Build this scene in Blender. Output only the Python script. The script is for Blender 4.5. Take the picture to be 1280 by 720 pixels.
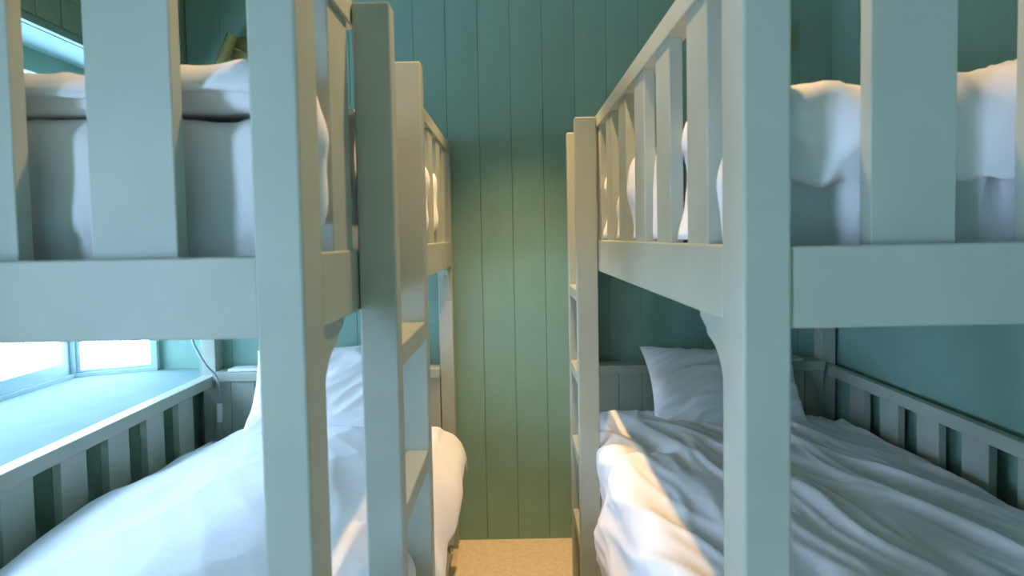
import bpy, bmesh, math
import numpy as np
from mathutils import Vector, Matrix

# ------------------------------------------------------------------ scene reset
for o in list(bpy.data.objects):
    bpy.data.objects.remove(o, do_unlink=True)
scene = bpy.context.scene
COL = scene.collection

# ------------------------------------------------------------------ camera
EYE = 1.464                    # eye height; all "z" values below are relative to the eye
PITCH, ROLL = math.radians(2.4), math.radians(1.1)
cam_data = bpy.data.cameras.new('camera')
cam = bpy.data.objects.new('camera', cam_data)
COL.objects.link(cam)
cam_data.sensor_width = 36.0
cam_data.lens = 36.0 * 750.0 / 1280.0
cam_data.shift_x = -0.00047
cam_data.shift_y = -0.02545
cam_data.clip_start = 0.02
cam_data.dof.use_dof = True
cam_data.dof.focus_distance = 2.5
cam_data.dof.aperture_fstop = 4.5
fw = Vector((0, math.cos(PITCH), -math.sin(PITCH)))
rt = Vector((1, 0, 0))
up = rt.cross(fw)
r2 = math.cos(ROLL) * rt - math.sin(ROLL) * up
u2 = math.sin(ROLL) * rt + math.cos(ROLL) * up
m = Matrix((r2, u2, -fw)).transposed().to_4x4()
m.translation = Vector((0, 0, EYE))
cam.matrix_world = m
scene.camera = cam

# ------------------------------------------------------------------ light levels
WINDOW_BAY = 10.5              # frosted panes of the bay, daylight behind
WINDOW_SIDE = 30.5             # frosted pane in the left wall beside the viewer
LAMP_WATTS, LAMP_FAR = 86.0, 150.0             # warm recessed ceiling lamp
DAY = (0.46, 0.67, 1.0)
DAY_SIDE = (0.47, 0.66, 1.0)
WARM = (1.0, 0.63, 0.30)
world = bpy.data.worlds.new('world')
scene.world = world
world.use_nodes = True
bg = world.node_tree.nodes['Background']
bg.inputs[0].default_value = (0.60, 0.78, 1.0, 1)
bg.inputs[1].default_value = 1.0
vs = scene.view_settings
vs.view_transform = 'Standard'
vs.look = 'None'
vs.exposure = 0.0
vs.gamma = 1.0
vs.use_curve_mapping = False


# ------------------------------------------------------------------ materials
def new_mat(name):
    mt = bpy.data.materials.new(name)
    mt.use_nodes = True
    nt = mt.node_tree
    return mt, nt, nt.nodes['Principled BSDF']


def paint(name, col, rough=0.45, bump=0.05, scale=60.0, vary=0.05, spec=0.4):
    mt, nt, b = new_mat(name)
    tc = nt.nodes.new('ShaderNodeTexCoord')
    n = nt.nodes.new('ShaderNodeTexNoise')
    n.inputs['Scale'].default_value = 7.0
    n.inputs['Detail'].default_value = 4.0
    nt.links.new(tc.outputs['Object'], n.inputs['Vector'])
    r = nt.nodes.new('ShaderNodeValToRGB')
    c0 = [max(0, c * (1 - vary)) for c in col] + [1]
    c1 = [min(1, c * (1 + vary)) for c in col] + [1]
    r.color_ramp.elements[0].position = 0.3
    r.color_ramp.elements[1].position = 0.7
    r.color_ramp.elements[0].color = c0
    r.color_ramp.elements[1].color = c1
    nt.links.new(n.outputs['Fac'], r.inputs['Fac'])
    nt.links.new(r.outputs['Color'], b.inputs['Base Color'])
    n2 = nt.nodes.new('ShaderNodeTexNoise')
    n2.inputs['Scale'].default_value = scale
    n2.inputs['Detail'].default_value = 3.0
    nt.links.new(tc.outputs['Object'], n2.inputs['Vector'])
    bp = nt.nodes.new('ShaderNodeBump')
    bp.inputs['Strength'].default_value = bump
    bp.inputs['Distance'].default_value = 0.01
    nt.links.new(n2.outputs['Fac'], bp.inputs['Height'])
    nt.links.new(bp.outputs['Normal'], b.inputs['Normal'])
    b.inputs['Roughness'].default_value = rough
    b.inputs['Specular IOR Level'].default_value = spec
    return mt


def fabric(name, col, rough=0.9, crease=0.12):
    mt, nt, b = new_mat(name)
    tc = nt.nodes.new('ShaderNodeTexCoord')
    n = nt.nodes.new('ShaderNodeTexNoise')
    n.inputs['Scale'].default_value = 420.0
    n.inputs['Detail'].default_value = 2.0
    nt.links.new(tc.outputs['Object'], n.inputs['Vector'])
    n3 = nt.nodes.new('ShaderNodeTexNoise')
    n3.inputs['Scale'].default_value = 9.0
    n3.inputs['Detail'].default_value = 3.0
    n3.inputs['Distortion'].default_value = 1.2
    nt.links.new(tc.outputs['Object'], n3.inputs['Vector'])
    b1 = nt.nodes.new('ShaderNodeBump')
    b1.inputs['Strength'].default_value = crease
    b1.inputs['Distance'].default_value = 0.02
    nt.links.new(n3.outputs['Fac'], b1.inputs['Height'])
    b2 = nt.nodes.new('ShaderNodeBump')
    b2.inputs['Strength'].default_value = 0.08
    b2.inputs['Distance'].default_value = 0.002
    nt.links.new(n.outputs['Fac'], b2.inputs['Height'])
    nt.links.new(b1.outputs['Normal'], b2.inputs['Normal'])
    nt.links.new(b2.outputs['Normal'], b.inputs['Normal'])
    b.inputs['Base Color'].default_value = (*col, 1)
    b.inputs['Roughness'].default_value = rough
    b.inputs['Specular IOR Level'].default_value = 0.15
    b.inputs['Sheen Weight'].default_value = 0.1
    return mt


def metal(name, col, rough=0.3):
    mt, nt, b = new_mat(name)
    n = nt.nodes.new('ShaderNodeTexNoise')
    n.inputs['Scale'].default_value = 90.0
    mr = nt.nodes.new('ShaderNodeMapRange')
    mr.inputs['To Min'].default_value = rough * 0.8
    mr.inputs['To Max'].default_value = rough * 1.25
    nt.links.new(n.outputs['Fac'], mr.inputs['Value'])
    nt.links.new(mr.outputs['Result'], b.inputs['Roughness'])
    b.inputs['Base Color'].default_value = (*col, 1)
    b.inputs['Metallic'].default_value = 0.75
    return mt


def wired_glass(name, col, strength):
    """frosted glass, daylight behind it, thin diagonal wire mesh cast into the pane"""
    mt, nt, b = new_mat(name)
    out = nt.nodes['Material Output']
    tc = nt.nodes.new('ShaderNodeTexCoord')
    mp = nt.nodes.new('ShaderNodeMapping')
    nt.links.new(tc.outputs['Object'], mp.inputs['Vector'])
    sep = nt.nodes.new('ShaderNodeSeparateXYZ')
    nt.links.new(mp.outputs['Vector'], sep.inputs[0])

    def mth(op, a, c=None):
        n = nt.nodes.new('ShaderNodeMath')
        n.operation = op
        for i, v in enumerate((a, c)):
            if v is None:
                continue
            if hasattr(v, 'default_value') or hasattr(v, 'links'):
                nt.links.new(v, n.inputs[i])
            else:
                n.inputs[i].default_value = v
        return n.outputs[0]
    hor = mth('ADD', sep.outputs['X'], sep.outputs['Y'])
    a = mth('SUBTRACT', hor, sep.outputs['Z'])
    line = mth('LESS_THAN', mth('FRACT', mth('MULTIPLY', a, 40.0)), 0.40)
    st = mth('ADD', mth('MULTIPLY', mth('SUBTRACT', 1.0, line), strength / 0.6), mth('MULTIPLY', line, 1.6))
    em = nt.nodes.new('ShaderNodeEmission')
    em.inputs['Color'].default_value = (*col, 1)
    nt.links.new(st, em.inputs['Strength'])
    b.inputs['Base Color'].default_value = (0.75, 0.82, 0.85, 1)
    b.inputs['Roughness'].default_value = 0.35
    ad = nt.nodes.new('ShaderNodeAddShader')
    nt.links.new(b.outputs[0], ad.inputs[0])
    nt.links.new(em.outputs[0], ad.inputs[1])
    nt.links.new(ad.outputs[0], out.inputs['Surface'])
    return mt


def glow(name, col, strength):
    mt, nt, b = new_mat(name)
    b.inputs['Base Color'].default_value = (0.9, 0.85, 0.75, 1)
    b.inputs['Emission Color'].default_value = (*col, 1)
    b.inputs['Emission Strength'].default_value = strength
    return mt


def floor_mat():
    mt, nt, b = new_mat('floor_cork')
    tc = nt.nodes.new('ShaderNodeTexCoord')
    n = nt.nodes.new('ShaderNodeTexNoise')
    n.inputs['Scale'].default_value = 55.0
    n.inputs['Detail'].default_value = 8.0
    n.inputs['Roughness'].default_value = 0.7
    nt.links.new(tc.outputs['Object'], n.inputs['Vector'])
    r = nt.nodes.new('ShaderNodeValToRGB')
    r.color_ramp.elements[0].position = 0.32
    r.color_ramp.elements[1].position = 0.62
    r.color_ramp.elements[0].color = (0.70, 0.57, 0.38, 1)
    r.color_ramp.elements[1].color = (0.86, 0.73, 0.50, 1)
    nt.links.new(n.outputs['Fac'], r.inputs['Fac'])
    nt.links.new(r.outputs['Color'], b.inputs['Base Color'])
    bp = nt.nodes.new('ShaderNodeBump')
    bp.inputs['Strength'].default_value = 0.1
    bp.inputs['Distance'].default_value = 0.004
    nt.links.new(n.outputs['Fac'], bp.inputs['Height'])
    nt.links.new(bp.outputs['Normal'], b.inputs['Normal'])
    b.inputs['Roughness'].default_value = 0.55
    return mt


M = {
    'bed': paint('bed_paint_sage', (0.415, 0.45, 0.37), 0.42, 0.03, 80),
    'wall': paint('wall_paint_teal', (0.225, 0.385, 0.305), 0.6, 0.06, 120),
    'plank': paint('plank_paint_teal', (0.225, 0.385, 0.305), 0.5, 0.04, 90),
    'tile': paint('tile_paint_green', (0.25, 0.37, 0.25), 0.6, 0.25, 40, 0.12),
    'ceiling': paint('ceiling_paint', (0.36, 0.42, 0.36), 0.8, 0.05, 90),
    'sill': paint('sill_paint_pale_teal', (0.21, 0.29, 0.28), 0.8, 0.02, 60, 0.05, 0.1),
    'soffit': paint('soffit_paint_pale_teal', (0.30, 0.45, 0.43), 0.7, 0.02, 60, 0.04, 0.2),
    'frame': paint('window_frame_paint', (0.42, 0.54, 0.56), 0.35, 0.02, 60),
    'bay': paint('bay_paint_teal', (0.22, 0.37, 0.30), 0.55, 0.05, 90),
    'floor': floor_mat(),
    'duvet': fabric('white_cotton', (0.85, 0.85, 0.86)),
    'sheet': fabric('white_sheet', (0.84, 0.83, 0.81), 0.9, 0.2),
    'pillow': fabric('white_pillow_cotton', (0.85, 0.85, 0.86), 0.9, 0.15),
    'brass': metal('aged_brass', (0.40, 0.36, 0.16), 0.5),
    'chrome': metal('polished_nickel', (0.62, 0.60, 0.55), 0.18),
    'plastic': paint('white_plastic', (0.72, 0.74, 0.74), 0.35, 0.01, 50, 0.02),
    'cord': paint('grey_cord', (0.36, 0.44, 0.44), 0.5, 0.02, 90),
    'dark': paint('dark_slot', (0.03, 0.035, 0.04), 0.6, 0.02, 60),
    'door': paint('door_paint', (0.36, 0.42, 0.38), 0.45, 0.03, 60),
    'pane_bay': wired_glass('frosted_wired_glass_bay', DAY, WINDOW_BAY),
    'pane_side': wired_glass('frosted_wired_glass_side', DAY_SIDE, WINDOW_SIDE),
    'lens': glow('lamp_lens_glow', WARM, 3.0),
}

# ------------------------------------------------------------------ builders
WLOC = {}


def tag(o, label=None, cat=None, group=None, kind=None):
    if label:
        o['label'] = label
    if cat:
        o['category'] = cat
    if group:
        o['group'] = group
    if kind:
        o['kind'] = kind
    return o


def empty(name, loc, label=None, cat=None, group=None, kind=None):
    o = bpy.data.objects.new(name, None)
    o.empty_display_size = 0.1
    COL.objects.link(o)
    o.location = loc
    WLOC[o.name] = Vector(loc)
    return tag(o, label, cat, group, kind)


def bx(bm, x0, x1, y0, y1, z0, z1, bevel=0.0, seg=2):
    x0, x1 = min(x0, x1), max(x0, x1)
    y0, y1 = min(y0, y1), max(y0, y1)
    z0, z1 = min(z0, z1) + EYE, max(z0, z1) + EYE
    vsx = [bm.verts.new((x, y, z)) for z in (z0, z1) for y in (y0, y1) for x in (x0, x1)]
    idx = [(0, 2, 3, 1), (4, 5, 7, 6), (0, 1, 5, 4), (2, 6, 7, 3), (0, 4, 6, 2), (1, 3, 7, 5)]
    fs = [bm.faces.new([vsx[i] for i in f]) for f in idx]
    if bevel > 0:
        es = list({e for f in fs for e in f.edges})
        bmesh.ops.bevel(bm, geom=es, offset=bevel, segments=seg, affect='EDGES', profile=0.5)
    return bm


def cyl(bm, p0, p1, r0, r1=None, n=24, cap=True):
    """tapered cylinder between two absolute points"""
    r1 = r0 if r1 is None else r1
    p0, p1 = Vector(p0), Vector(p1)
    d = (p1 - p0).normalized()
    a = d.orthogonal().normalized()
    b = d.cross(a)
    rings = []
    for p, r in ((p0, r0), (p1, r1)):
        rings.append([bm.verts.new(p + r * (math.cos(t) * a + math.sin(t) * b))
                      for t in [2 * math.pi * i / n for i in range(n)]])
    for i in range(n):
        j = (i + 1) % n
        bm.faces.new((rings[0][i], rings[0][j], rings[1][j], rings[1][i]))
    if cap:
        bm.faces.new(rings[0][::-1])
        bm.faces.new(rings[1])
    return bm


def lathe(bm, origin, axis, prof, n=28):
    """revolve (distance along axis, radius) pairs"""
    o, d = Vector(origin), Vector(axis).normalized()
    a = d.orthogonal().normalized()
    b = d.cross(a)
    rings = []
    for h, r in prof:
        rings.append([bm.verts.new(o + d * h + max(r, 1e-4) * (math.cos(t) * a + math.sin(t) * b))
                      for t in [2 * math.pi * i / n for i in range(n)]])
    for k in range(len(rings) - 1):
        for i in range(n):
            j = (i + 1) % n
            bm.faces.new((rings[k][i], rings[k][j], rings[k + 1][j], rings[k + 1][i]))
    bm.faces.new(rings[0][::-1])
    bm.faces.new(rings[-1])
    return bm


def tube(bm, pts, r, n=10):
    pts = [Vector(p) for p in pts]
    rings = []
    for i, p in enumerate(pts):
        d = (pts[min(i + 1, len(pts) - 1)] - pts[max(i - 1, 0)]).normalized()
        a = d.cross(Vector((0, 1, 0.2))).normalized()
        b = d.cross(a)
        rings.append([bm.verts.new(p + r * (math.cos(t) * a + math.sin(t) * b))
                      for t in [2 * math.pi * k / n for k in range(n)]])
    for k in range(len(rings) - 1):
        for i in range(n):
            j = (i + 1) % n
            bm.faces.new((rings[k][i], rings[k][j], rings[k + 1][j], rings[k + 1][i]))
    bm.faces.new(rings[0][::-1])
    bm.faces.new(rings[-1])
    return bm


def prism(bm, poly, axis, a0, a1):
    """extrude a polygon; axis 'x': poly in (y,z) ; axis 'z': poly in (x,y). z relative to eye"""
    def pt(p, a):
        return (a, p[0], p[1] + EYE) if axis == 'x' else (p[0], p[1], a + EYE)
    v0 = [bm.verts.new(pt(p, a0)) for p in poly]
    v1 = [bm.verts.new(pt(p, a1)) for p in poly]
    n = len(poly)
    bm.faces.new(v0)
    bm.faces.new(v1[::-1])
    for i in range(n):
        j = (i + 1) % n
        bm.faces.new((v0[j], v0[i], v1[i], v1[j]))
    return bm


def link(name, bm, mat, parent=None, smooth=False):
    bmesh.ops.recalc_face_normals(bm, faces=bm.faces)
    me = bpy.data.meshes.new(name)
    co = np.array([v.co[:] for v in bm.verts])
    c = Vector((co.min(0) + co.max(0)) / 2)
    c.z = float(co[:, 2].min()) if parent is None else c.z
    bmesh.ops.translate(bm, verts=bm.verts, vec=-c)
    bm.to_mesh(me)
    bm.free()
    me.materials.append(M[mat])
    if smooth:
        for p in me.polygons:
            p.use_smooth = True
    o = bpy.data.objects.new(name, me)
    COL.objects.link(o)
    WLOC[o.name] = c.copy()
    if parent is not None:
        o.parent = parent
        o.location = c - WLOC[parent.name]
    else:
        o.location = c
    return o


def clone(o, name, center, parent):
    """copy that shares mesh data, placed with its mesh centre at an absolute point"""
    c = o.copy()
    c.name = name
    COL.objects.link(c)
    c.parent = parent
    c.location = Vector(center) - WLOC[parent.name]
    WLOC[c.name] = Vector(center)
    return c


def box(name, x0, x1, y0, y1, z0, z1, mat, parent=None, bevel=0.0, seg=2):
    return link(name, bx(bmesh.new(), x0, x1, y0, y1, z0, z1, bevel, seg), mat, parent)


# ------------------------------------------------------------------ room shell
XL, XR, YB, YR = -1.508, 1.514, 2.85, -1.55
ZF, ZC = -EYE, 1.30
SILL = -0.65

tag(box('floor', -1.7, 1.7, YR - 0.15, 3.1, ZF - 0.08, ZF, 'floor'),
    'beige speckled floor in the aisle between the bunks', 'floor', kind='structure')
tag(box('ceiling', -2.4, 1.7, YR - 0.15, 3.35, ZC, ZC + 0.08, 'ceiling'),
    'pale painted ceiling above the bunks', 'ceiling', kind='structure')

wb = tag(box('wall_back', XL, 1.7, YB + 0.014, 3.12, ZF, ZC, 'plank'),
         'teal plank-panelled wall at the end of the aisle', 'wall', kind='structure')
PITCHW, G0 = 0.1504, 0.156
k0 = math.ceil((XL - G0) / PITCHW)
edges = [XL] + [G0 + PITCHW * k for k in range(k0, 40) if XL + 0.01 < G0 + PITCHW * k < XR - 0.01] + [XR]
first = None
for a, b in zip(edges[:-1], edges[1:]):
    if first is not None and abs((b - a) - PITCHW) < 1e-4:
        clone(first, 'plank', ((a + b) / 2, YB + 0.008, EYE + (ZF + ZC) / 2), wb)
    else:
        p = box('plank', a + 0.0007, b - 0.0007, YB, YB + 0.016, ZF, ZC, 'plank', wb, 0.0013, 1)
        if abs((b - a) - PITCHW) < 1e-4:
            first = p

tag(box('wall_right', XR, 1.7, YR - 0.15, YB + 0.02, ZF, ZC, 'wall'),
    'smooth teal wall behind the right bunk bed', 'wall', kind='structure')

# left wall: open towards the bay above the sill, solid lintel above
BY0 = 0.50                      # near end of the bay
bm = bmesh.new()
SY0, SY1, SZ0, SZ1 = -1.08, -0.52, -1.15, 0.62                  # opening beside the viewer
bx(bm, XL - 0.145, XL, SY1, 3.12, ZF, SILL - 0.04)               # below the sill
bx(bm, XL - 0.145, XL, YR - 0.15, SY0, ZF, SILL - 0.04)
bx(bm, XL - 0.145, XL, SY0, SY1, ZF, SZ0)
bx(bm, XL - 0.195, XL - 0.005, BY0, 3.12, 0.712, ZC)             # lintel core
# part towards the rear, with an opening for the window beside the viewer
bx(bm, XL - 0.145, XL, SY1, BY0, SILL - 0.04, ZC)
bx(bm, XL - 0.145, XL, YR - 0.15, SY0, SILL - 0.04, ZC)
bx(bm, XL - 0.145, XL, SY0, SY1, SZ1, ZC)
wl = tag(link('wall_left', bm, 'tile'), 'green painted block wall above the bay window', 'wall', kind='structure')
TS = 0.1125
first = None
ny = int((YB - BY0) / TS)
for i in range(ny + 1):
    y0 = YB - TS * (i + 1)
    if y0 < BY0:
        continue
    for j in range(6):
        z0 = 0.730 + TS * j
        z1 = min(z0 + TS, ZC)
        ctr = (XL - 0.003, y0 + TS / 2, EYE + (z0 + z1) / 2)
        if z1 - z0 < TS - 1e-4:
            box('tile', XL - 0.006, XL, y0 + 0.004, y0 + TS - 0.004, z0 + 0.004, z1, 'tile', wl, 0.0028, 1)
        elif first is None:
            first = box('tile', XL - 0.006, XL, y0 + 0.004, y0 + TS - 0.004, z0 + 0.004, z1 - 0.004, 'tile', wl, 0.0028, 1)
        else:
            clone(first, 'tile', ctr, wl)
tag(box('trim_1', XL - 0.02, XL + 0.003, BY0, YB, 0.706, 0.730, 'bay', None, 0.002),
    'dark teal lintel edge under the green block wall', 'trim', kind='structure')
tag(box('trim_4', XL - 0.195, XL - 0.020, BY0, 3.09, 0.704, 0.712, 'soffit'),
    'pale teal soffit of the bay under the lintel', 'trim', kind='structure')
# blind box at the back of the lintel
tag(box('trim_2', XL - 0.225, XL - 0.195, BY0, 3.09, 0.622, 0.80, 'bay', None, 0.002),
    'teal blind box hanging behind the lintel of the bay', 'trim', kind='structure')

# bay: sill, end wall, soffit
A2, B2 = (-2.20, 2.945), (-1.842, 3.093)
bm = bmesh.new()
prism(bm, [(XL + 0.035, BY0), (XL + 0.035, YB - 0.002), (XL + 0.001, YB - 0.002), (XL + 0.001, 3.12), (-1.80, 3.12), (-2.24, 2.97), (-2.24, BY0)], 'z', SILL - 0.04, SILL)
tag(link('trim_3', bm, 'sill'), 'broad pale teal sill of the bay window', 'sill', kind='structure')
tag(box('wall_bay_end', B2[0], XL, 3.093, 3.20, SILL - 0.04, ZC, 'bay'),
    'narrow teal end wall of the bay beside the frosted pane', 'wall', kind='structure')
tag(box('wall_bay_near', -2.24, XL - 0.001, BY0 - 0.08, BY0, SILL - 0.04, ZC, 'bay'),
    'teal near end wall of the bay', 'wall', kind='structure')

# windows of the bay
ZW = 0.60                       # top of the sashes; added panel above limits daylight, narrow transom light on top
tag(box('wall_bay_light_stop', -2.26, -2.18, BY0, 2.96, ZW, 0.70, 'bay'),
    'added teal panel limiting daylight between the sashes and the transom light of the bay', 'wall', kind='structure')
bm = bmesh.new()
prism(bm, [(-2.20, 2.93), (-1.83, 3.083), (-1.86, 3.16), (-2.24, 3.01)], 'z', ZW, ZC)
tag(link('wall_bay_angle', bm, 'bay'), 'teal panel above the narrow angled window of the bay', 'wall', kind='structure')
tag(box('wall_bay_top', -2.26, -2.18, BY0, 2.96, 0.88, ZC, 'bay'),
    'teal strip of wall above the transom light of the bay', 'wall', kind='structure')


def bar(bm, p, q, half, z0, z1, th):
    """upright slab along the floor line p-q; th = thickness either side"""
    p, q = Vector((*p, 0)), Vector((*q, 0))
    d = (q - p).normalized()
    n = Vector((-d.y, d.x, 0)) * th
    prism(bm, [(p + n)[:2], (q + n)[:2], (q - n)[:2], (p - n)[:2]], 'z', z0, z1)


def window(name, p, q, sashes, mat, label, z0, z1, fr=0.022, st=0.045, rail=0.06):
    mid = ((p[0] + q[0]) / 2, (p[1] + q[1]) / 2, EYE + z0)
    w = empty(name, mid, label, 'window', kind='structure')
    P, Q = Vector(p), Vector(q)
    L = (Q - P).length
    d = (Q - P) / L

    def at(t):
        return tuple(P + d * t)
    bm = bmesh.new()
    bar(bm, at(0), at(L), 0, z0, z0 + 0.018, 0.035)
    bar(bm, at(0), at(L), 0, z1 - 0.03, z1, 0.035)
    bar(bm, at(0), at(fr), 0, z0, z1, 0.034)
    bar(bm, at(L - fr), at(L), 0, z0, z1, 0.034)
    link('frame', bm, 'frame', w)
    step = (L - 2 * fr) / sashes
    for i in range(sashes):
        a, b = fr + i * step + 0.002, fr + (i + 1) * step - 0.002
        bm = bmesh.new()
        bar(bm, at(a), at(b), 0, z0 + 0.019, z0 + 0.019 + rail, 0.018)
        bar(bm, at(a), at(b), 0, z1 - 0.03 - rail, z1 - 0.031, 0.018)
        bar(bm, at(a), at(a + st), 0, z0 + 0.02, z1 - 0.031, 0.0185)
        bar(bm, at(b - st), at(b), 0, z0 + 0.02, z1 - 0.031, 0.0185)
        s = link('sash', bm, 'frame', w)
        bm = bmesh.new()
        bar(bm, at(a + st * 0.8), at(b - st * 0.8), 0, z0 + 0.019 + rail * 0.8, z1 - 0.03 - rail * 0.8, 0.004)
        link('pane', bm, mat, s)
    return w


window('window_1', (-2.20, BY0), (-2.20, 2.945), 3, 'pane_bay',
       'long frosted wired-glass window beyond the sill of the bay', SILL, ZW)
window('window_4', (-2.20, BY0), (-2.20, 2.945), 3, 'pane_bay',
       'narrow transom light high up in the bay', 0.70, 0.88, 0.022, 0.03, 0.02)
window('window_2', (-2.185, 2.955), (-1.845, 3.088), 1, 'pane_bay',
       'narrow angled frosted window at the far end of the bay', SILL, ZW, 0.012, 0.018, 0.012)

window('window_3', (XL - 0.07, SY0), (XL - 0.07, SY1), 1, 'pane_side',
       'tall narrow frosted window in the left wall beside the viewer', SZ0, SZ1)
tag(box('wall_rear', XL - 0.145, 1.7, YR - 0.12, YR, ZF, ZC, 'wall'), 'plain teal wall behind the viewer', 'wall', kind='structure')
d = empty('door_1', (0.75, YR, 0), 'sage panelled door in the wall behind the viewer', 'door', kind='structure')
box('door_leaf', 0.35, 1.15, YR, YR + 0.03, ZF + 0.005, 0.56, 'door', d, 0.003)
for za, zb in ((-1.3, -0.55), (-0.4, 0.45)):
    box('door_panel', 0.47, 1.03, YR + 0.03, YR + 0.04, za, zb, 'door', d, 0.004)
bm = bmesh.new()
cyl(bm, (0.43, YR + 0.03, EYE - 0.48), (0.43, YR + 0.075, EYE - 0.48), 0.010)
cyl(bm, (0.42, YR + 0.075, EYE - 0.48), (0.54, YR + 0.075, EYE - 0.48), 0.009)
link('door_handle', bm, 'chrome', d, True)


# ------------------------------------------------------------------ bunk beds
SLAT_W, SLAT_T, SLAT_P, SLAT_0 = 0.112, 0.027, 0.228, 0.969
YN0, YN1, YF0, YF1 = 0.804, 0.888, 2.77, 2.846


def bunk(side, xa, xw, lad0, lad1, label):
    """side +1 right, -1 left; xa aisle plane, xw wall plane (both positive distances)"""
    S = side
    bed = empty('bunk_bed', (S * (xa + xw) / 2, (YN0 + YF1) / 2, 0), label, 'bunk bed',
                'painted wooden bunk beds either side of the aisle')
    PW = 0.065

    def b(name, x0, x1, y0, y1, z0, z1, bev=0.003, mat='bed', parent=None):
        return box(name, S * x0, S * x1, y0, y1, z0, z1, mat, parent or bed, bev)
    # posts
    for x0, x1 in ((xa, xa + PW), (xw - PW, xw)):
        for y0, y1 in ((YN0, YN1), (YF0, YF1)):
            b('post', x0, x1, y0, y1, ZF, 0.452, 0.004)
    # upper bunk beams
    b('side_beam', xa + 0.001, xa + 0.034, YN1 - 0.001, YF0 + 0.001, -0.13, -0.018)
    b('side_beam', xw - 0.034, xw - 0.001, YN1 - 0.001, YF0 + 0.001, -0.13, -0.018)
    b('end_beam', xa + PW - 0.001, xw - PW + 0.001, YN0 + 0.006, YN0 + 0.04, -0.132, -0.020)
    b('end_beam', xa + PW - 0.001, xw - PW + 0.001, YF1 - 0.04, YF1 - 0.006, -0.132, -0.020)
    b('base_panel', xa + 0.034, xw - 0.034, YN0 + 0.04, YF1 - 0.04, -0.115, -0.100, 0.001)
    # guard rails at the top
    b('guard_rail', xa, xa + 0.042, YN1 - 0.001, lad0 + 0.03, 0.385, 0.432)
    b('guard_rail', xa, xa + 0.042, lad1 - 0.03, YF0 + 0.001, 0.385, 0.432)
    b('guard_rail', xw - 0.042, xw, YN1 - 0.001, YF0 + 0.001, 0.385, 0.432)
    b('guard_rail', xa + PW - 0.001, xw - PW + 0.001, YN0 + 0.012, YN0 + 0.054, 0.385, 0.432)
    # guard slats along both sides, shared mesh
    zc, hz = EYE + (0.385 - 0.018) / 2, 0.385 + 0.018
    proto = None
    for kx, xc in ((0, xa + 0.006 + SLAT_T / 2), (1, xw - 0.006 - SLAT_T / 2)):
        for k in range(8):
            y0 = SLAT_0 + SLAT_P * k
            yc = y0 + SLAT_W / 2
            if kx == 0 and lad0 + 0.045 < yc < lad1 - 0.045:
                continue
            if proto is None:
                proto = b('guard_slat', xc - SLAT_T / 2, xc + SLAT_T / 2, y0, y0 + SLAT_W, -0.020, 0.387, 0.002)
            else:
                clone(proto, 'guard_slat', (S * xc, yc, EYE + (0.387 - 0.020) / 2), bed)
    # guard slats across the near end
    proto = None
    x0 = (0.4955 if S > 0 else 0.462)
    while x0 + 0.1185 < xw - PW:
        if proto is None:
            proto = b('guard_slat', x0, x0 + 0.1185, YN0 + 0.026, YN0 + 0.026 + SLAT_T, -0.022, 0.387, 0.002)
        else:
            clone(proto, 'guard_slat', (S * (x0 + 0.05925), YN0 + 0.026 + SLAT_T / 2, EYE + (0.387 - 0.022) / 2), bed)
        x0 += 0.2205
    # curved brackets below the beam
    prof = [(0.0, -0.128), (0.134, -0.128), (0.128, -0.142), (0.099, -0.155), (0.092, -0.166), (0.070, -0.172), (0.055, -0.179),
            (0.040, -0.190), (0.028, -0.205), (0.018, -0.225), (0.010, -0.250), (0.004, -0.285), (0.0, -0.290)]
    for (yb, sg) in ((YN1, 1), (YF0, -1)):
        for (xb0, xb1) in ((xa + 0.008, xa + 0.032), (xw - 0.032, xw - 0.008)):
            bm = prism(bmesh.new(), [(yb - sg * 0.001 + sg * p[0], p[1]) for p in prof], 'x', S * xb0, S * xb1)
            link('bracket', bm, 'bed', bed)
    # lower bunk: wall side rail with slats
    RT = -0.615
    xr0 = xw - PW + (0.0 if S < 0 else 0.011)
    b('lower_rail', xr0, xr0 + (0.058 if S < 0 else 0.034), YN1 - 0.001, YF0 + 0.001, RT - 0.048, RT)
    proto = None
    for k in range(8):
        yc = 0.903 + 0.2165 * k + 0.098
        xc = xr0 + 0.006 + 0.0135
        if proto is None:
            proto = b('lower_slat', xc - 0.0135, xc + 0.0135, yc - 0.056, yc + 0.056, -1.05, RT - 0.046, 0.002)
        else:
            clone(proto, 'lower_slat', (S * xc, yc, EYE + (-1.05 + RT - 0.046) / 2), bed)
    # near foot end of the lower bunk
    b('lower_rail', xa + PW - 0.001, xw - PW + 0.001, YN0 + 0.02, YN0 + 0.055, RT - 0.048, RT)
    proto = None
    x0 = xa + PW + 0.08
    while x0 + 0.112 < xw - PW:
        if proto is None:
            proto = b('lower_slat', x0, x0 + 0.112, YN0 + 0.025, YN0 + 0.05, -1.05, RT - 0.046, 0.002)
        else:
            clone(proto, 'lower_slat', (S * (x0 + 0.056), YN0 + 0.0375, EYE + (-1.05 + RT - 0.046) / 2), bed)
        x0 += 0.2205
    # lower frame boards
    b('side_board', xa + 0.002, xa + 0.034, YN1 - 0.001, YF0 + 0.001, -1.12, -0.99)
    b('side_board', xw - 0.034, xw - 0.002, YN1 - 0.001, YF0 + 0.001, -1.12, -0.99)
    b('end_board', xa + PW - 0.001, xw - PW + 0.001, YN0 + 0.006, YN0 + 0.04, -1.12, -0.99)
    b('base_panel', xa + 0.034, xw - 0.034, YN0 + 0.04, YF1 - 0.075, -1.10, -1.085, 0.001)
    # headboard of narrow planks with a shelf ledge on top
    b('shelf_ledge', xa + PW - 0.001, xw - PW + 0.001, 2.735, YF1, -0.642, -0.600)
    x0 = xa + PW
    pw = 0.1075
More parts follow.
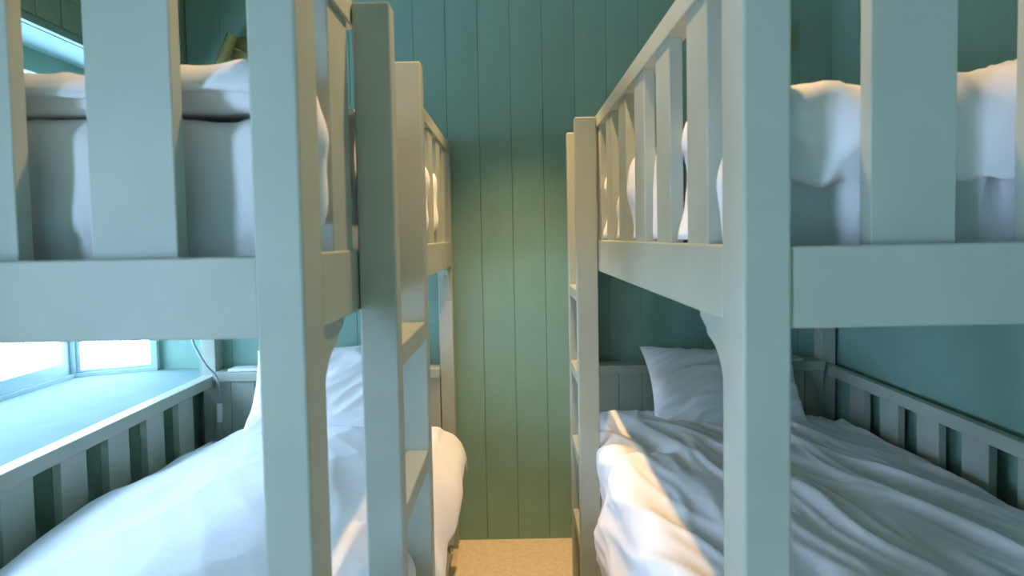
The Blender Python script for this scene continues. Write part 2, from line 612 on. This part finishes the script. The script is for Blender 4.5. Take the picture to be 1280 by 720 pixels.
    while x0 < xw - PW - 0.005:
        x1 = min(x0 + pw, xw - PW)
        b('headboard_plank', x0 + 0.0008, x1 - 0.0008, 2.75, 2.765, -1.085, -0.641, 0.0015)
        x0 += pw
    # drawers on the aisle side
    ym = (YN1 + YF0) / 2
    for y0, y1, yk in ((YN1 + 0.006, ym - 0.003, 1.40), (ym + 0.003, YF0 - 0.006, 2.375)):
        dr = b('drawer', xa + 0.012, xa + 0.034, y0, y1, -1.40, -1.126, 0.003)
        b('drawer_box', xa + 0.034, xw - 0.1, y0 + 0.02, y1 - 0.02, -1.38, -1.14, 0.0, 'bed', dr)
        bm = lathe(bmesh.new(), (S * (xa + 0.014), yk, EYE - 1.258), (-S, 0, 0),
                   [(0, 0.010), (0.012, 0.007), (0.018, 0.015), (0.026, 0.019), (0.032, 0.014), (0.034, 0.004)])
        link('knob', bm, 'chrome', dr, True)
        b('pull_slot', xa + 0.009, xa + 0.013, yk - 0.19, yk - 0.03, -1.325, -1.285, 0.0, 'dark', dr)
    b('plinth', xa + 0.03, xa + 0.05, YN1, YF0, ZF, -1.402, 0.001)
    # ladder
    xo = xa - (0.069 if S < 0 else 0.077)
    for y0 in (lad0, lad1 - 0.045):
        b('ladder_rail', xo, xa - 0.001, y0, y0 + 0.045, ZF, 0.425, 0.004)
    for k in range(4):
        zt = -0.203 - 0.3165 * k
        b('ladder_tread', xo + 0.003, xa - 0.001, lad0 + 0.044, lad1 - 0.044, zt - 0.044, zt, 0.003)
    return bed


bunk(1, 0.31, 1.496, 2.17, 2.535, 'sage painted bunk bed on the right with its ladder near the plank wall')
bunk(-1, 0.281, 1.455, 1.09, 1.50, 'sage painted bunk bed on the left by the bay window, ladder at its near end')


# ------------------------------------------------------------------ cloth helpers
def _grad(ix, iy, seed):
    h = (ix * 374761393 + iy * 668265263 + seed * 974711) & 0x7fffffff
    h = ((h ^ (h >> 13)) * 1274126177) & 0x7fffffff
    h = h ^ (h >> 16)
    a = (h % 3600) / 3600.0 * 2 * np.pi
    return np.cos(a), np.sin(a)


def noise(x, y, seed=0):
    xi, yi = np.floor(x).astype(np.int64), np.floor(y).astype(np.int64)
    fx, fy = x - xi, y - yi
    u = fx * fx * fx * (fx * (fx * 6 - 15) + 10)
    v = fy * fy * fy * (fy * (fy * 6 - 15) + 10)
    r = []
    for dx, dy in ((0, 0), (1, 0), (0, 1), (1, 1)):
        gx, gy = _grad(xi + dx, yi + dy, seed)
        r.append(gx * (fx - dx) + gy * (fy - dy))
    return (r[0] * (1 - u) + r[1] * u) * (1 - v) + (r[2] * (1 - u) + r[3] * u) * v


def folds(s, t, ang, freq, stretch, seed, sharp=2.0, warp=0.35):
    """long soft ridges running at angle ang (from the y axis)"""
    ca, sa = math.cos(ang), math.sin(ang)
    a = s * ca - t * sa
    b = s * sa + t * ca
    a = a + warp * 0.25 * noise(s * 2.3, t * 2.3, seed + 5)
    n = noise(a * freq, b * freq / stretch, seed)
    return np.clip(1 - np.abs(n) * 2.6, 0, 1) ** sharp


def sstep(a, b, x):
    t = np.clip((x - a) / (b - a), 0, 1)
    return t * t * (3 - 2 * t)


def gauss(s, t, cs, ct, rs, rt):
    return np.exp(-((s - cs) / rs) ** 2 - ((t - ct) / rt) ** 2)


def fold_over(s, a, b, r, flare=0.0):
    pos, drop = s.copy(), np.zeros_like(s)
    for edge, sg in ((b, 1), (a, -1)):
        t = sg * (s - edge) + r
        mid = (t > 0) & (t <= r * math.pi / 2)
        far = t > r * math.pi / 2
        pos = np.where(mid, edge + sg * (-r + r * np.sin(np.clip(t, 0, None) / r)), pos)
        drop = np.where(mid, r * (1 - np.cos(np.clip(t, 0, None) / r)), drop)
        ex = t - r * math.pi / 2
        pos = np.where(far, edge + sg * flare * ex, pos)
        drop = np.where(far, r + ex, drop)
    return pos, drop


def cloth(name, label, cat, mat, xr, yr, zt, zm, hang, shape, res=0.012, r=0.05, thick=0.03, group=None, post=None):
    """draped quilt: closed solid. hang = lengths past (x0, x1, y0, y1); shape(s,t,P,drop) -> normal offset"""
    x0, x1 = xr
    y0, y1 = yr
    hx0, hx1, hy0, hy1 = hang
    ns = int((x1 - x0 + hx0 + hx1) / res) + 2
    nt = int((y1 - y0 + hy0 + hy1) / res) + 2
    s, t = np.meshgrid(np.linspace(x0 - hx0, x1 + hx1, ns), np.linspace(y0 - hy0, y1 + hy1, nt), indexing='ij')
    px, dx = fold_over(s, x0, x1, r)
    py, dy = fold_over(t, y0, y1, r)
    P = np.stack([px, py, zt - dx - dy], -1)

    def normals(P):
        a = np.gradient(P, axis=0)
        b = np.gradient(P, axis=1)
        n = np.cross(a, b)
        return n / np.maximum(np.linalg.norm(n, axis=-1, keepdims=True), 1e-9)
    N = normals(P)
    w = shape(s, t, P, dx + dy)
    P = P + N * w[..., None]
    if post:
        P = post(s, t, P, dx, dy)
    N = normals(P)
    ontop = 1 - sstep(0.0, 0.6 * r, dx + dy)
    th = thick * (1 - ontop) + np.maximum(P[..., 2] - zm, 0.012) * ontop
    e = np.minimum.reduce([s - s.min(), s.max() - s, t - t.min(), t.max() - t])
    edge = np.sqrt(np.clip(e / 0.03, 0, 1))
    B = P - N * (thick * (1 - ontop))[..., None] * (0.15 + 0.85 * edge[..., None])
    B[..., 2] = np.where(ontop > 0, B[..., 2] - np.maximum(P[..., 2] - zm, 0.012) * ontop, B[..., 2])
    # build
    verts = np.concatenate([P.reshape(-1, 3), B.reshape(-1, 3)])
    verts[:, 2] += EYE
    id0 = np.arange(ns * nt).reshape(ns, nt)
    id1 = id0 + ns * nt
    top = np.stack([id0[:-1, :-1], id0[1:, :-1], id0[1:, 1:], id0[:-1, 1:]], -1).reshape(-1, 4)
    bot = np.stack([id1[:-1, :-1], id1[:-1, 1:], id1[1:, 1:], id1[1:, :-1]], -1).reshape(-1, 4)
    rim = []
    loop = list(zip(range(ns), [0] * ns)) + list(zip([ns - 1] * (nt - 1), range(1, nt))) + \
        list(zip(range(ns - 2, -1, -1), [nt - 1] * (ns - 1))) + list(zip([0] * (nt - 2), range(nt - 2, 0, -1)))
    for k in range(len(loop)):
        a, b = loop[k], loop[(k + 1) % len(loop)]
        rim.append((id0[a], id1[a], id1[b], id0[b]))
    faces = np.concatenate([top, bot, np.array(rim)])
    return mesh_np(name, verts, faces, mat, label, cat, group)


def mesh_np(name, verts, faces, mat, label, cat, group=None, parent=None):
    c = (verts.min(0) + verts.max(0)) / 2
    c[2] = verts[:, 2].min()
    me = bpy.data.meshes.new(name)
    me.from_pydata((verts - c).tolist(), [], faces.tolist())
    me.materials.append(M[mat])
    me.polygons.foreach_set('use_smooth', [True] * len(me.polygons))
    me.update()
    o = bpy.data.objects.new(name, me)
    COL.objects.link(o)
    WLOC[o.name] = Vector(c)
    if parent is None:
        o.location = c
        tag(o, label, cat, group)
    else:
        o.parent = parent
        o.location = Vector(c) - WLOC[parent.name]
    return o


def mattress(label, x0, x1, y0, y1, z0, z1, seed, puck=0.012, bulge=None):
    """rounded box wrapped in a slightly slack sheet"""
    n = 5
    bm = bmesh.new()
    bx(bm, x0, x1, y0, y1, z0, z1, 0.045, 5)
    me_edges = [e for e in bm.edges if e.calc_length() > 0.06]
    for _ in range(5):
        long_e = [e for e in bm.edges if e.calc_length() > 0.045]
        if not long_e:
            break
        bmesh.ops.subdivide_edges(bm, edges=long_e, cuts=1, use_grid_fill=True)
    bm.normal_update()
    co = np.array([v.co[:] for v in bm.verts])
    no = np.array([v.normal[:] for v in bm.verts])
    f1 = folds(co[:, 0] + co[:, 1] * 0.7, co[:, 2] * 1.4, 0.25, 9.0, 3.0, seed, 1.5)
    f2 = noise(co[:, 0] * 6 + co[:, 2] * 3, co[:, 1] * 6 + co[:, 2] * 5, seed + 3)
    w = puck * (f1 - 0.5) + 0.5 * puck * f2
    for v, nn, ww in zip(bm.verts, no, w):
        v.co += Vector(nn) * float(ww)
    o = link('mattress', bm, 'sheet', None, True)
    return tag(o, label, 'mattress', 'white sheeted mattresses in the bunks')


def pillow(label, ctr, w, h, T, lean, yaw, seed, tilt=0.0, group=None):
    n = 64
    u, v = np.meshgrid(np.linspace(-1, 1, n), np.linspace(-1, 1, n), indexing='ij')
    # denser towards the seams
    uu, vv = np.sin(u * np.pi / 2) * 0.5 + u * 0.5, np.sin(v * np.pi / 2) * 0.5 + v * 0.5
    X = w / 2 * uu * (1 - 0.10 * (1 - vv ** 2) * np.abs(uu) ** 3)
    Y = h / 2 * vv * (1 - 0.12 * (1 - uu ** 2) * np.abs(vv) ** 3)
    prof = (np.clip(1 - np.abs(uu) ** 2.6, 0, 1) * np.clip(1 - np.abs(vv) ** 2.6, 0, 1)) ** 0.55
    rad = folds(X * 1.3, Y * 1.3, 1.25, 11.0, 5.0, seed, 1.6)
    rad2 = folds(X, Y, 0.9, 18.0, 4.0, seed + 9, 2.0)
    wr = (0.018 * rad + 0.007 * rad2 - 0.008) * prof ** 0.5
    up_ = T / 2 * prof + wr
    dn = -T / 2 * prof
    sag = -0.16 * (np.abs(uu) ** 2) * h * 0.12
    pts = []
    for Zt in (up_, dn):
        pts.append(np.stack([X, Y + sag, Zt + 0.012 * noise(X * 6, Y * 6, seed + 2)], -1).reshape(-1, 3))
    V = np.concatenate(pts)
    cl, sl = math.cos(lean), math.sin(lean)
    cy, sy = math.cos(yaw), math.sin(yaw)
    ct, st_ = math.cos(tilt), math.sin(tilt)
    # in-plane tilt, then lean about x, then yaw about z
    x = V[:, 0] * ct - V[:, 1] * st_
    y = V[:, 0] * st_ + V[:, 1] * ct
    z = V[:, 2]
    y2, z2 = y * cl - z * sl, y * sl + z * cl
    x3, y3 = x * cy - y2 * sy, x * sy + y2 * cy
    W = np.stack([x3 + ctr[0], y3 + ctr[1], z2 + ctr[2] + EYE], -1)
    id0 = np.arange(n * n).reshape(n, n)
    id1 = id0 + n * n
    top = np.stack([id0[:-1, :-1], id0[1:, :-1], id0[1:, 1:], id0[:-1, 1:]], -1).reshape(-1, 4)
    bot = np.stack([id1[:-1, :-1], id1[:-1, 1:], id1[1:, 1:], id1[1:, :-1]], -1).reshape(-1, 4)
    rim = []
    loop = [(i, 0) for i in range(n)] + [(n - 1, i) for i in range(1, n)] + [(i, n - 1) for i in range(n - 2, -1, -1)] + [(0, i) for i in range(n - 2, 0, -1)]
    for k in range(len(loop)):
        a, b = loop[k], loop[(k + 1) % len(loop)]
        rim.append((id0[a], id1[a], id1[b], id0[b]))
    return mesh_np('pillow', W, np.concatenate([top, bot, np.array(rim)]), 'pillow', label, 'pillow', group)


# ------------------------------------------------------------------ bedding
mattress('white mattress of the upper left bunk seen between the end slats', -1.40, -0.345, 0.897, 2.75, -0.099, 0.190, 3, 0.014)
mattress('white mattress of the upper right bunk in shadow behind the end slats', 0.375, 1.44, 0.905, 2.75, -0.099, 0.120, 8, 0.034)
mattress('white mattress of the lower left bunk under the bright duvet', -1.375, -0.33, 0.88, 2.735, -1.084, -0.97, 12)
mattress('white mattress of the lower right bunk under the wrinkled duvet', 0.36, 1.425, 0.88, 2.735, -1.084, -0.84, 15)


def gaps(y, lad0, lad1):
    """1 at the middle of every opening of the aisle guard"""
    ph = (y - (SLAT_0 + SLAT_W)) / SLAT_P
    f = ph - np.floor(ph)
    g = np.where(f < 0.51, np.sin(np.pi * f / 0.51), 0) ** 0.8
    near = np.where((y > YN1) & (y < SLAT_0), np.sin(np.pi * np.clip((y - YN1) / (SLAT_0 - YN1), 0, 1)), 0)
    g = np.where(y < SLAT_0, near, g)
    return np.clip(g, 0, 1)


# upper right
def sh_ur(s, t, P, drop):
    w = 0.020 * folds(s, t, 0.9, 5.0, 3.0, 21) + 0.012 * folds(s, t, -0.4, 9.0, 3.0, 25) - 0.010
    w += 0.10 * gauss(s, t, 1.0, 1.15, 0.26, 0.28) + 0.05 * gauss(s, t, 0.85, 1.9, 0.3, 0.4)
    side = (s < 0.40) & (drop > 0.02)
    w = np.where(side, 0.034 * gaps(t, 2.17, 2.53) * (0.55 + 0.9 * noise(s * 9, t * 4, 3) + 0.3) + 0.004 * w, w)
    return w


def ps_ur(s, t, P, dx, dy):
    h = np.where(t < 1.0, sstep(0.03, 0.12, dy), 0)
    P[..., 2] += h * (0.016 * noise(s * 14, t * 3, 31) + 0.010 * noise(s * 30, t * 3, 32))
    P[..., 1] += h * (0.012 * noise(s * 18, t * 5, 33))
    return P


cloth('duvet', 'white duvet heaped on the upper right bunk', 'duvet', 'duvet', (0.352, 1.38), (0.885, 2.35), 0.215, 0.128,
      (0.20, 0.0, 0.12, 0.03), sh_ur, 0.012, 0.06, 0.022, 'white duvets on the bunks', ps_ur)


def sh_ul(s, t, P, drop):
    w = 0.018 * folds(s, t, 0.7, 5.0, 3.0, 41) + 0.010 * folds(s, t, -0.5, 9.0, 3.0, 45) - 0.010
    w = w * (0.7 + 0.3 * sstep(0.95, 1.4, t)) + 0.016 * gauss(s, t, -0.47, 0.95, 0.10, 0.3) + 0.010 * gauss(s, t, -0.78, 1.05, 0.12, 0.2)
    side = (s > -0.37) & (drop > 0.02)
    w = np.where(side, 0.034 * gaps(t, 1.09, 1.5) * (0.65 + 0.9 * noise(s * 9, t * 4, 7) + 0.3), w)
    return w


cloth('duvet', 'white duvet on the upper left bunk with warm light along its top edge', 'duvet', 'duvet', (-1.36, -0.320), (0.885, 2.35), 0.258, 0.196,
      (0.0, 0.21, 0.02, 0.03), sh_ul, 0.012, 0.05, 0.022, 'white duvets on the bunks')


# lower right, strongly wrinkled, hangs into the aisle
def sh_lr(s, t, P, drop):
    far = 1 - 0.6 * sstep(0.38, 0.30, s)
    w = 0.021 * far * folds(s, t, -0.26, 3.4, 6.0, 61, 1.3) + 0.013 * folds(s, t, -0.38, 7.0, 6.0, 66, 1.5)
    w += 0.007 * folds(s, t, -0.12, 13.0, 6.0, 72, 1.5) - 0.018
    w += 0.018 * gauss(s, t, 0.62, 1.5, 0.25, 0.6) + 0.012 * noise(s * 3, t * 2.5, 77)
    w -= sstep(1.0, 1.35, s) * (0.022 + 0.035 * sstep(1.6, 2.4, t))
    # crease where the quilt is folded back near the pillow
    ln = t - (2.00 + 0.10 * (s - 0.3))
    w -= 0.030 * np.exp(-(ln / 0.028) ** 2) * (1 - sstep(0.42, 0.62, s))
    w += 0.010 * np.exp(-((ln + 0.09) / 0.05) ** 2) * (1 - sstep(0.5, 0.8, s))
    return w


def ps_lr(s, t, P, dx, dy):
    hang = np.where(s < 0.4, sstep(0.10, 0.36, dx), 0)
    P[..., 0] -= 0.044 * np.sin(np.clip(hang, 0, 1) * np.pi * 0.75) * (1 + 0.35 * noise(t * 4, dx * 3, 80)) * (1 - sstep(1.98, 2.08, P[..., 1]))
    return P


cloth('duvet', 'white wrinkled duvet on the lower right bunk hanging into the aisle', 'duvet', 'duvet', (0.302, 1.435), (0.90, 2.56), -0.742, -0.834,
      (0.36, 0.0, 0.0, 0.02), sh_lr, 0.0095, 0.075, 0.024, 'white duvets on the bunks', ps_lr)


def sh_ll(s, t, P, drop):
    w = 0.008 * folds(s, t, 0.5, 3.0, 5.0, 91, 1.3) + 0.004 * folds(s, t, -0.5, 6.0, 5.0, 96, 1.4) - 0.004
    w += 0.02 * noise(s * 2.2, t * 2.2, 99)
    w -= 0.04 * sstep(1.7, 2.4, t) * sstep(-0.75, -0.40, s) * (1 - sstep(0.03, 0.12, drop))
    w -= 0.125 * sstep(-1.08, -1.42, s) * (0.8 + 0.6 * noise(s * 0.5 + 3, t * 2.4, 101))
    w += 0.05 * gauss(s, t, -0.75, 1.55, 0.35, 0.6) - 0.028 * gauss(s, t, -1.1, 2.45, 0.25, 0.35) - 0.08 * gauss(s, t, -1.40, 2.58, 0.12, 0.14)
    return w


def ps_ll(s, t, P, dx, dy):
    hang = np.where(s > -0.4, sstep(0.02, 0.28, dx), 0)
    P[..., 0] += 0.05 * np.sin(np.clip(hang, 0, 1) * np.pi * 0.75) * (1 + 0.5 * noise(t * 4, dx * 3, 84)) * sstep(1.50, 1.60, P[..., 1])
    P[..., 2] += np.where(s > -0.4, sstep(0.08, 0.2, dx), 0) * 0.05 * (noise(t * 5, s * 0 + 2.5, 86) + 0.5 * noise(t * 12, s * 0 + 4.5, 87))
    return P


cloth('duvet', 'smooth white duvet on the lower left bunk beside the bay window', 'duvet', 'duvet', (-1.385, -0.262), (0.90, 2.56), -0.755, -0.965,
      (0.0, 0.165, 0.0, 0.02), sh_ll, 0.0095, 0.07, 0.024, 'white duvets on the bunks', ps_ll)

pillow('white pillow leaning on the headboard of the lower right bunk', (0.88, 2.49, -0.672), 0.67, 0.47, 0.15, math.radians(46), 0.0, 5,
       math.radians(-3), 'white pillows on the lower bunks')
pillow('white pillow leaning on the headboard of the lower left bunk', (-0.80, 2.52, -0.63), 0.66, 0.44, 0.15, math.radians(50), 0.0, 18,
       math.radians(3), 'white pillows on the lower bunks')


# ------------------------------------------------------------------ small things
def sconce(cx, cz, tilt, label):
    """round brass plate on the plank wall with a tilted tube shade"""
    s = empty('wall_lamp', (cx, YB, EYE + cz), label, 'wall lamp', 'brass reading lamps on the plank wall')
    bm = lathe(bmesh.new(), (cx, YB - 0.0005, EYE + cz), (0, -1, 0), [(0, 0.070), (0.010, 0.070), (0.014, 0.067), (0.015, 0.02)], 40)
    link('base_plate', bm, 'brass', s, False)
    bm = bmesh.new()
    cyl(bm, (cx + 0.01, YB - 0.014, EYE + cz), (cx - 0.045, YB - 0.06, EYE + cz + 0.012), 0.005, n=14)
    link('arm', bm, 'brass', s, True)
    dx, dz = math.sin(tilt), math.cos(tilt)
    c = Vector((cx - 0.062, YB - 0.065, EYE + cz - 0.02))
    ax = Vector((dx, 0, dz))
    bm = bmesh.new()
    cyl(bm, c - ax * 0.085, c + ax * 0.085, 0.025, 0.025, 28)
    sh = link('lamp_shade', bm, 'brass', s, False)
    bm = bmesh.new()
    cyl(bm, c + ax * 0.085, c + ax * 0.089, 0.021, 0.021, 24)
    link('end_cap', bm, 'brass', sh, False)
    return s


sconce(-1.235, 0.885, math.radians(24), 'brass wall lamp with tube shade on the plank wall above the left upper bunk')
sconce(1.275, 0.895, math.radians(24), 'brass wall lamp on the dark plank wall above the right upper bunk')

# cord with inline switch hanging beside the left headboard
c = empty('lamp_cord', (-1.36, 2.715, EYE - 0.9), 'grey lamp cord with inline switch hanging by the left headboard', 'cord')
pts = []
ctrl = [(-1.446, 2.725, -0.10), (-1.448, 2.715, -0.30), (-1.455, 2.70, -0.43), (-1.43, 2.70, -0.50), (-1.395, 2.705, -0.565), (-1.362, 2.712, -0.607), (-1.352, 2.715, -0.66), (-1.350, 2.715, -0.735)]
for i in range(len(ctrl) - 1):
    p0, p1, p2, p3 = [np.array(ctrl[max(0, min(len(ctrl) - 1, i + k))]) for k in (-1, 0, 1, 2)]
    for t in np.linspace(0, 1, 8, endpoint=(i == len(ctrl) - 2)):
        q = 0.5 * ((2 * p1) + (-p0 + p2) * t + (2 * p0 - 5 * p1 + 4 * p2 - p3) * t * t + (-p0 + 3 * p1 - 3 * p2 + p3) * t ** 3)
        pts.append((q[0], q[1], q[2] + EYE))
link('cable', tube(bmesh.new(), pts, 0.0058), 'cord', c, True)
sw = box('switch', -1.362, -1.340, 2.706, 2.722, -0.822, -0.735, 'plastic', c, 0.004)
box('switch_button', -1.356, -1.346, 2.703, 2.707, -0.79, -0.765, 'plastic', sw, 0.001)
link('cable', tube(bmesh.new(), [(-1.350, 2.714, EYE - 0.82), (-1.349, 2.714, EYE - 0.865), (-1.348, 2.714, EYE - 0.90)], 0.003), 'cord', c, True)

# small white tablets lying on the two shelf ledges
t1 = empty('control_pad', (-1.25, 2.79, EYE - 0.600), 'flat white control pad lying on the left shelf ledge', 'control pad',
           'white control pads on the shelf ledges')
box('housing', -1.325, -1.18, 2.745, 2.825, -0.599, -0.585, 'plastic', t1, 0.004)
box('button_row', -1.30, -1.205, 2.765, 2.805, -0.585, -0.583, 'plastic', t1, 0.001)
t2 = empty('control_pad', (1.28, 2.79, EYE - 0.600), 'flat white control pad lying on the right shelf ledge', 'control pad',
           'white control pads on the shelf ledges')
box('housing', 1.215, 1.335, 2.745, 2.825, -0.599, -0.585, 'plastic', t2, 0.004)
box('button_row', 1.235, 1.315, 2.765, 2.805, -0.585, -0.583, 'plastic', t2, 0.001)


def downlight(x, y, label, watts, cone, blend):
    d = empty('ceiling_lamp', (x, y, EYE + ZC), label, 'ceiling lamp', 'recessed warm ceiling lamps over the aisle')
    bm = lathe(bmesh.new(), (x, y, EYE + ZC), (0, 0, -1), [(0, 0.062), (0.006, 0.062), (0.010, 0.055), (0.010, 0.046), (0.003, 0.044)], 36)
    link('trim_ring', bm, 'ceiling', d, False)
    bm = lathe(bmesh.new(), (x, y, EYE + ZC - 0.004), (0, 0, -1), [(0, 0.042), (0.003, 0.042), (0.005, 0.03)], 30)
    link('lens', bm, 'lens', d, False)
    ld = bpy.data.lights.new('lamp_bulb', 'SPOT')
    ld.energy = watts
    ld.color = WARM
    ld.spot_size = math.radians(cone)
    ld.spot_blend = blend
    ld.shadow_soft_size = 0.022
    lo = bpy.data.objects.new('lamp_bulb', ld)
    COL.objects.link(lo)
    lo.parent = d
    lo.location = (0, 0, -0.03)
    return d


downlight(0.065, 1.27, 'round warm ceiling lamp over the aisle between the near ends of the bunks', LAMP_WATTS, 122, 1.0)
downlight(0.065, 2.30, 'round warm ceiling lamp over the aisle close to the plank wall', LAMP_FAR, 66, 1.0)
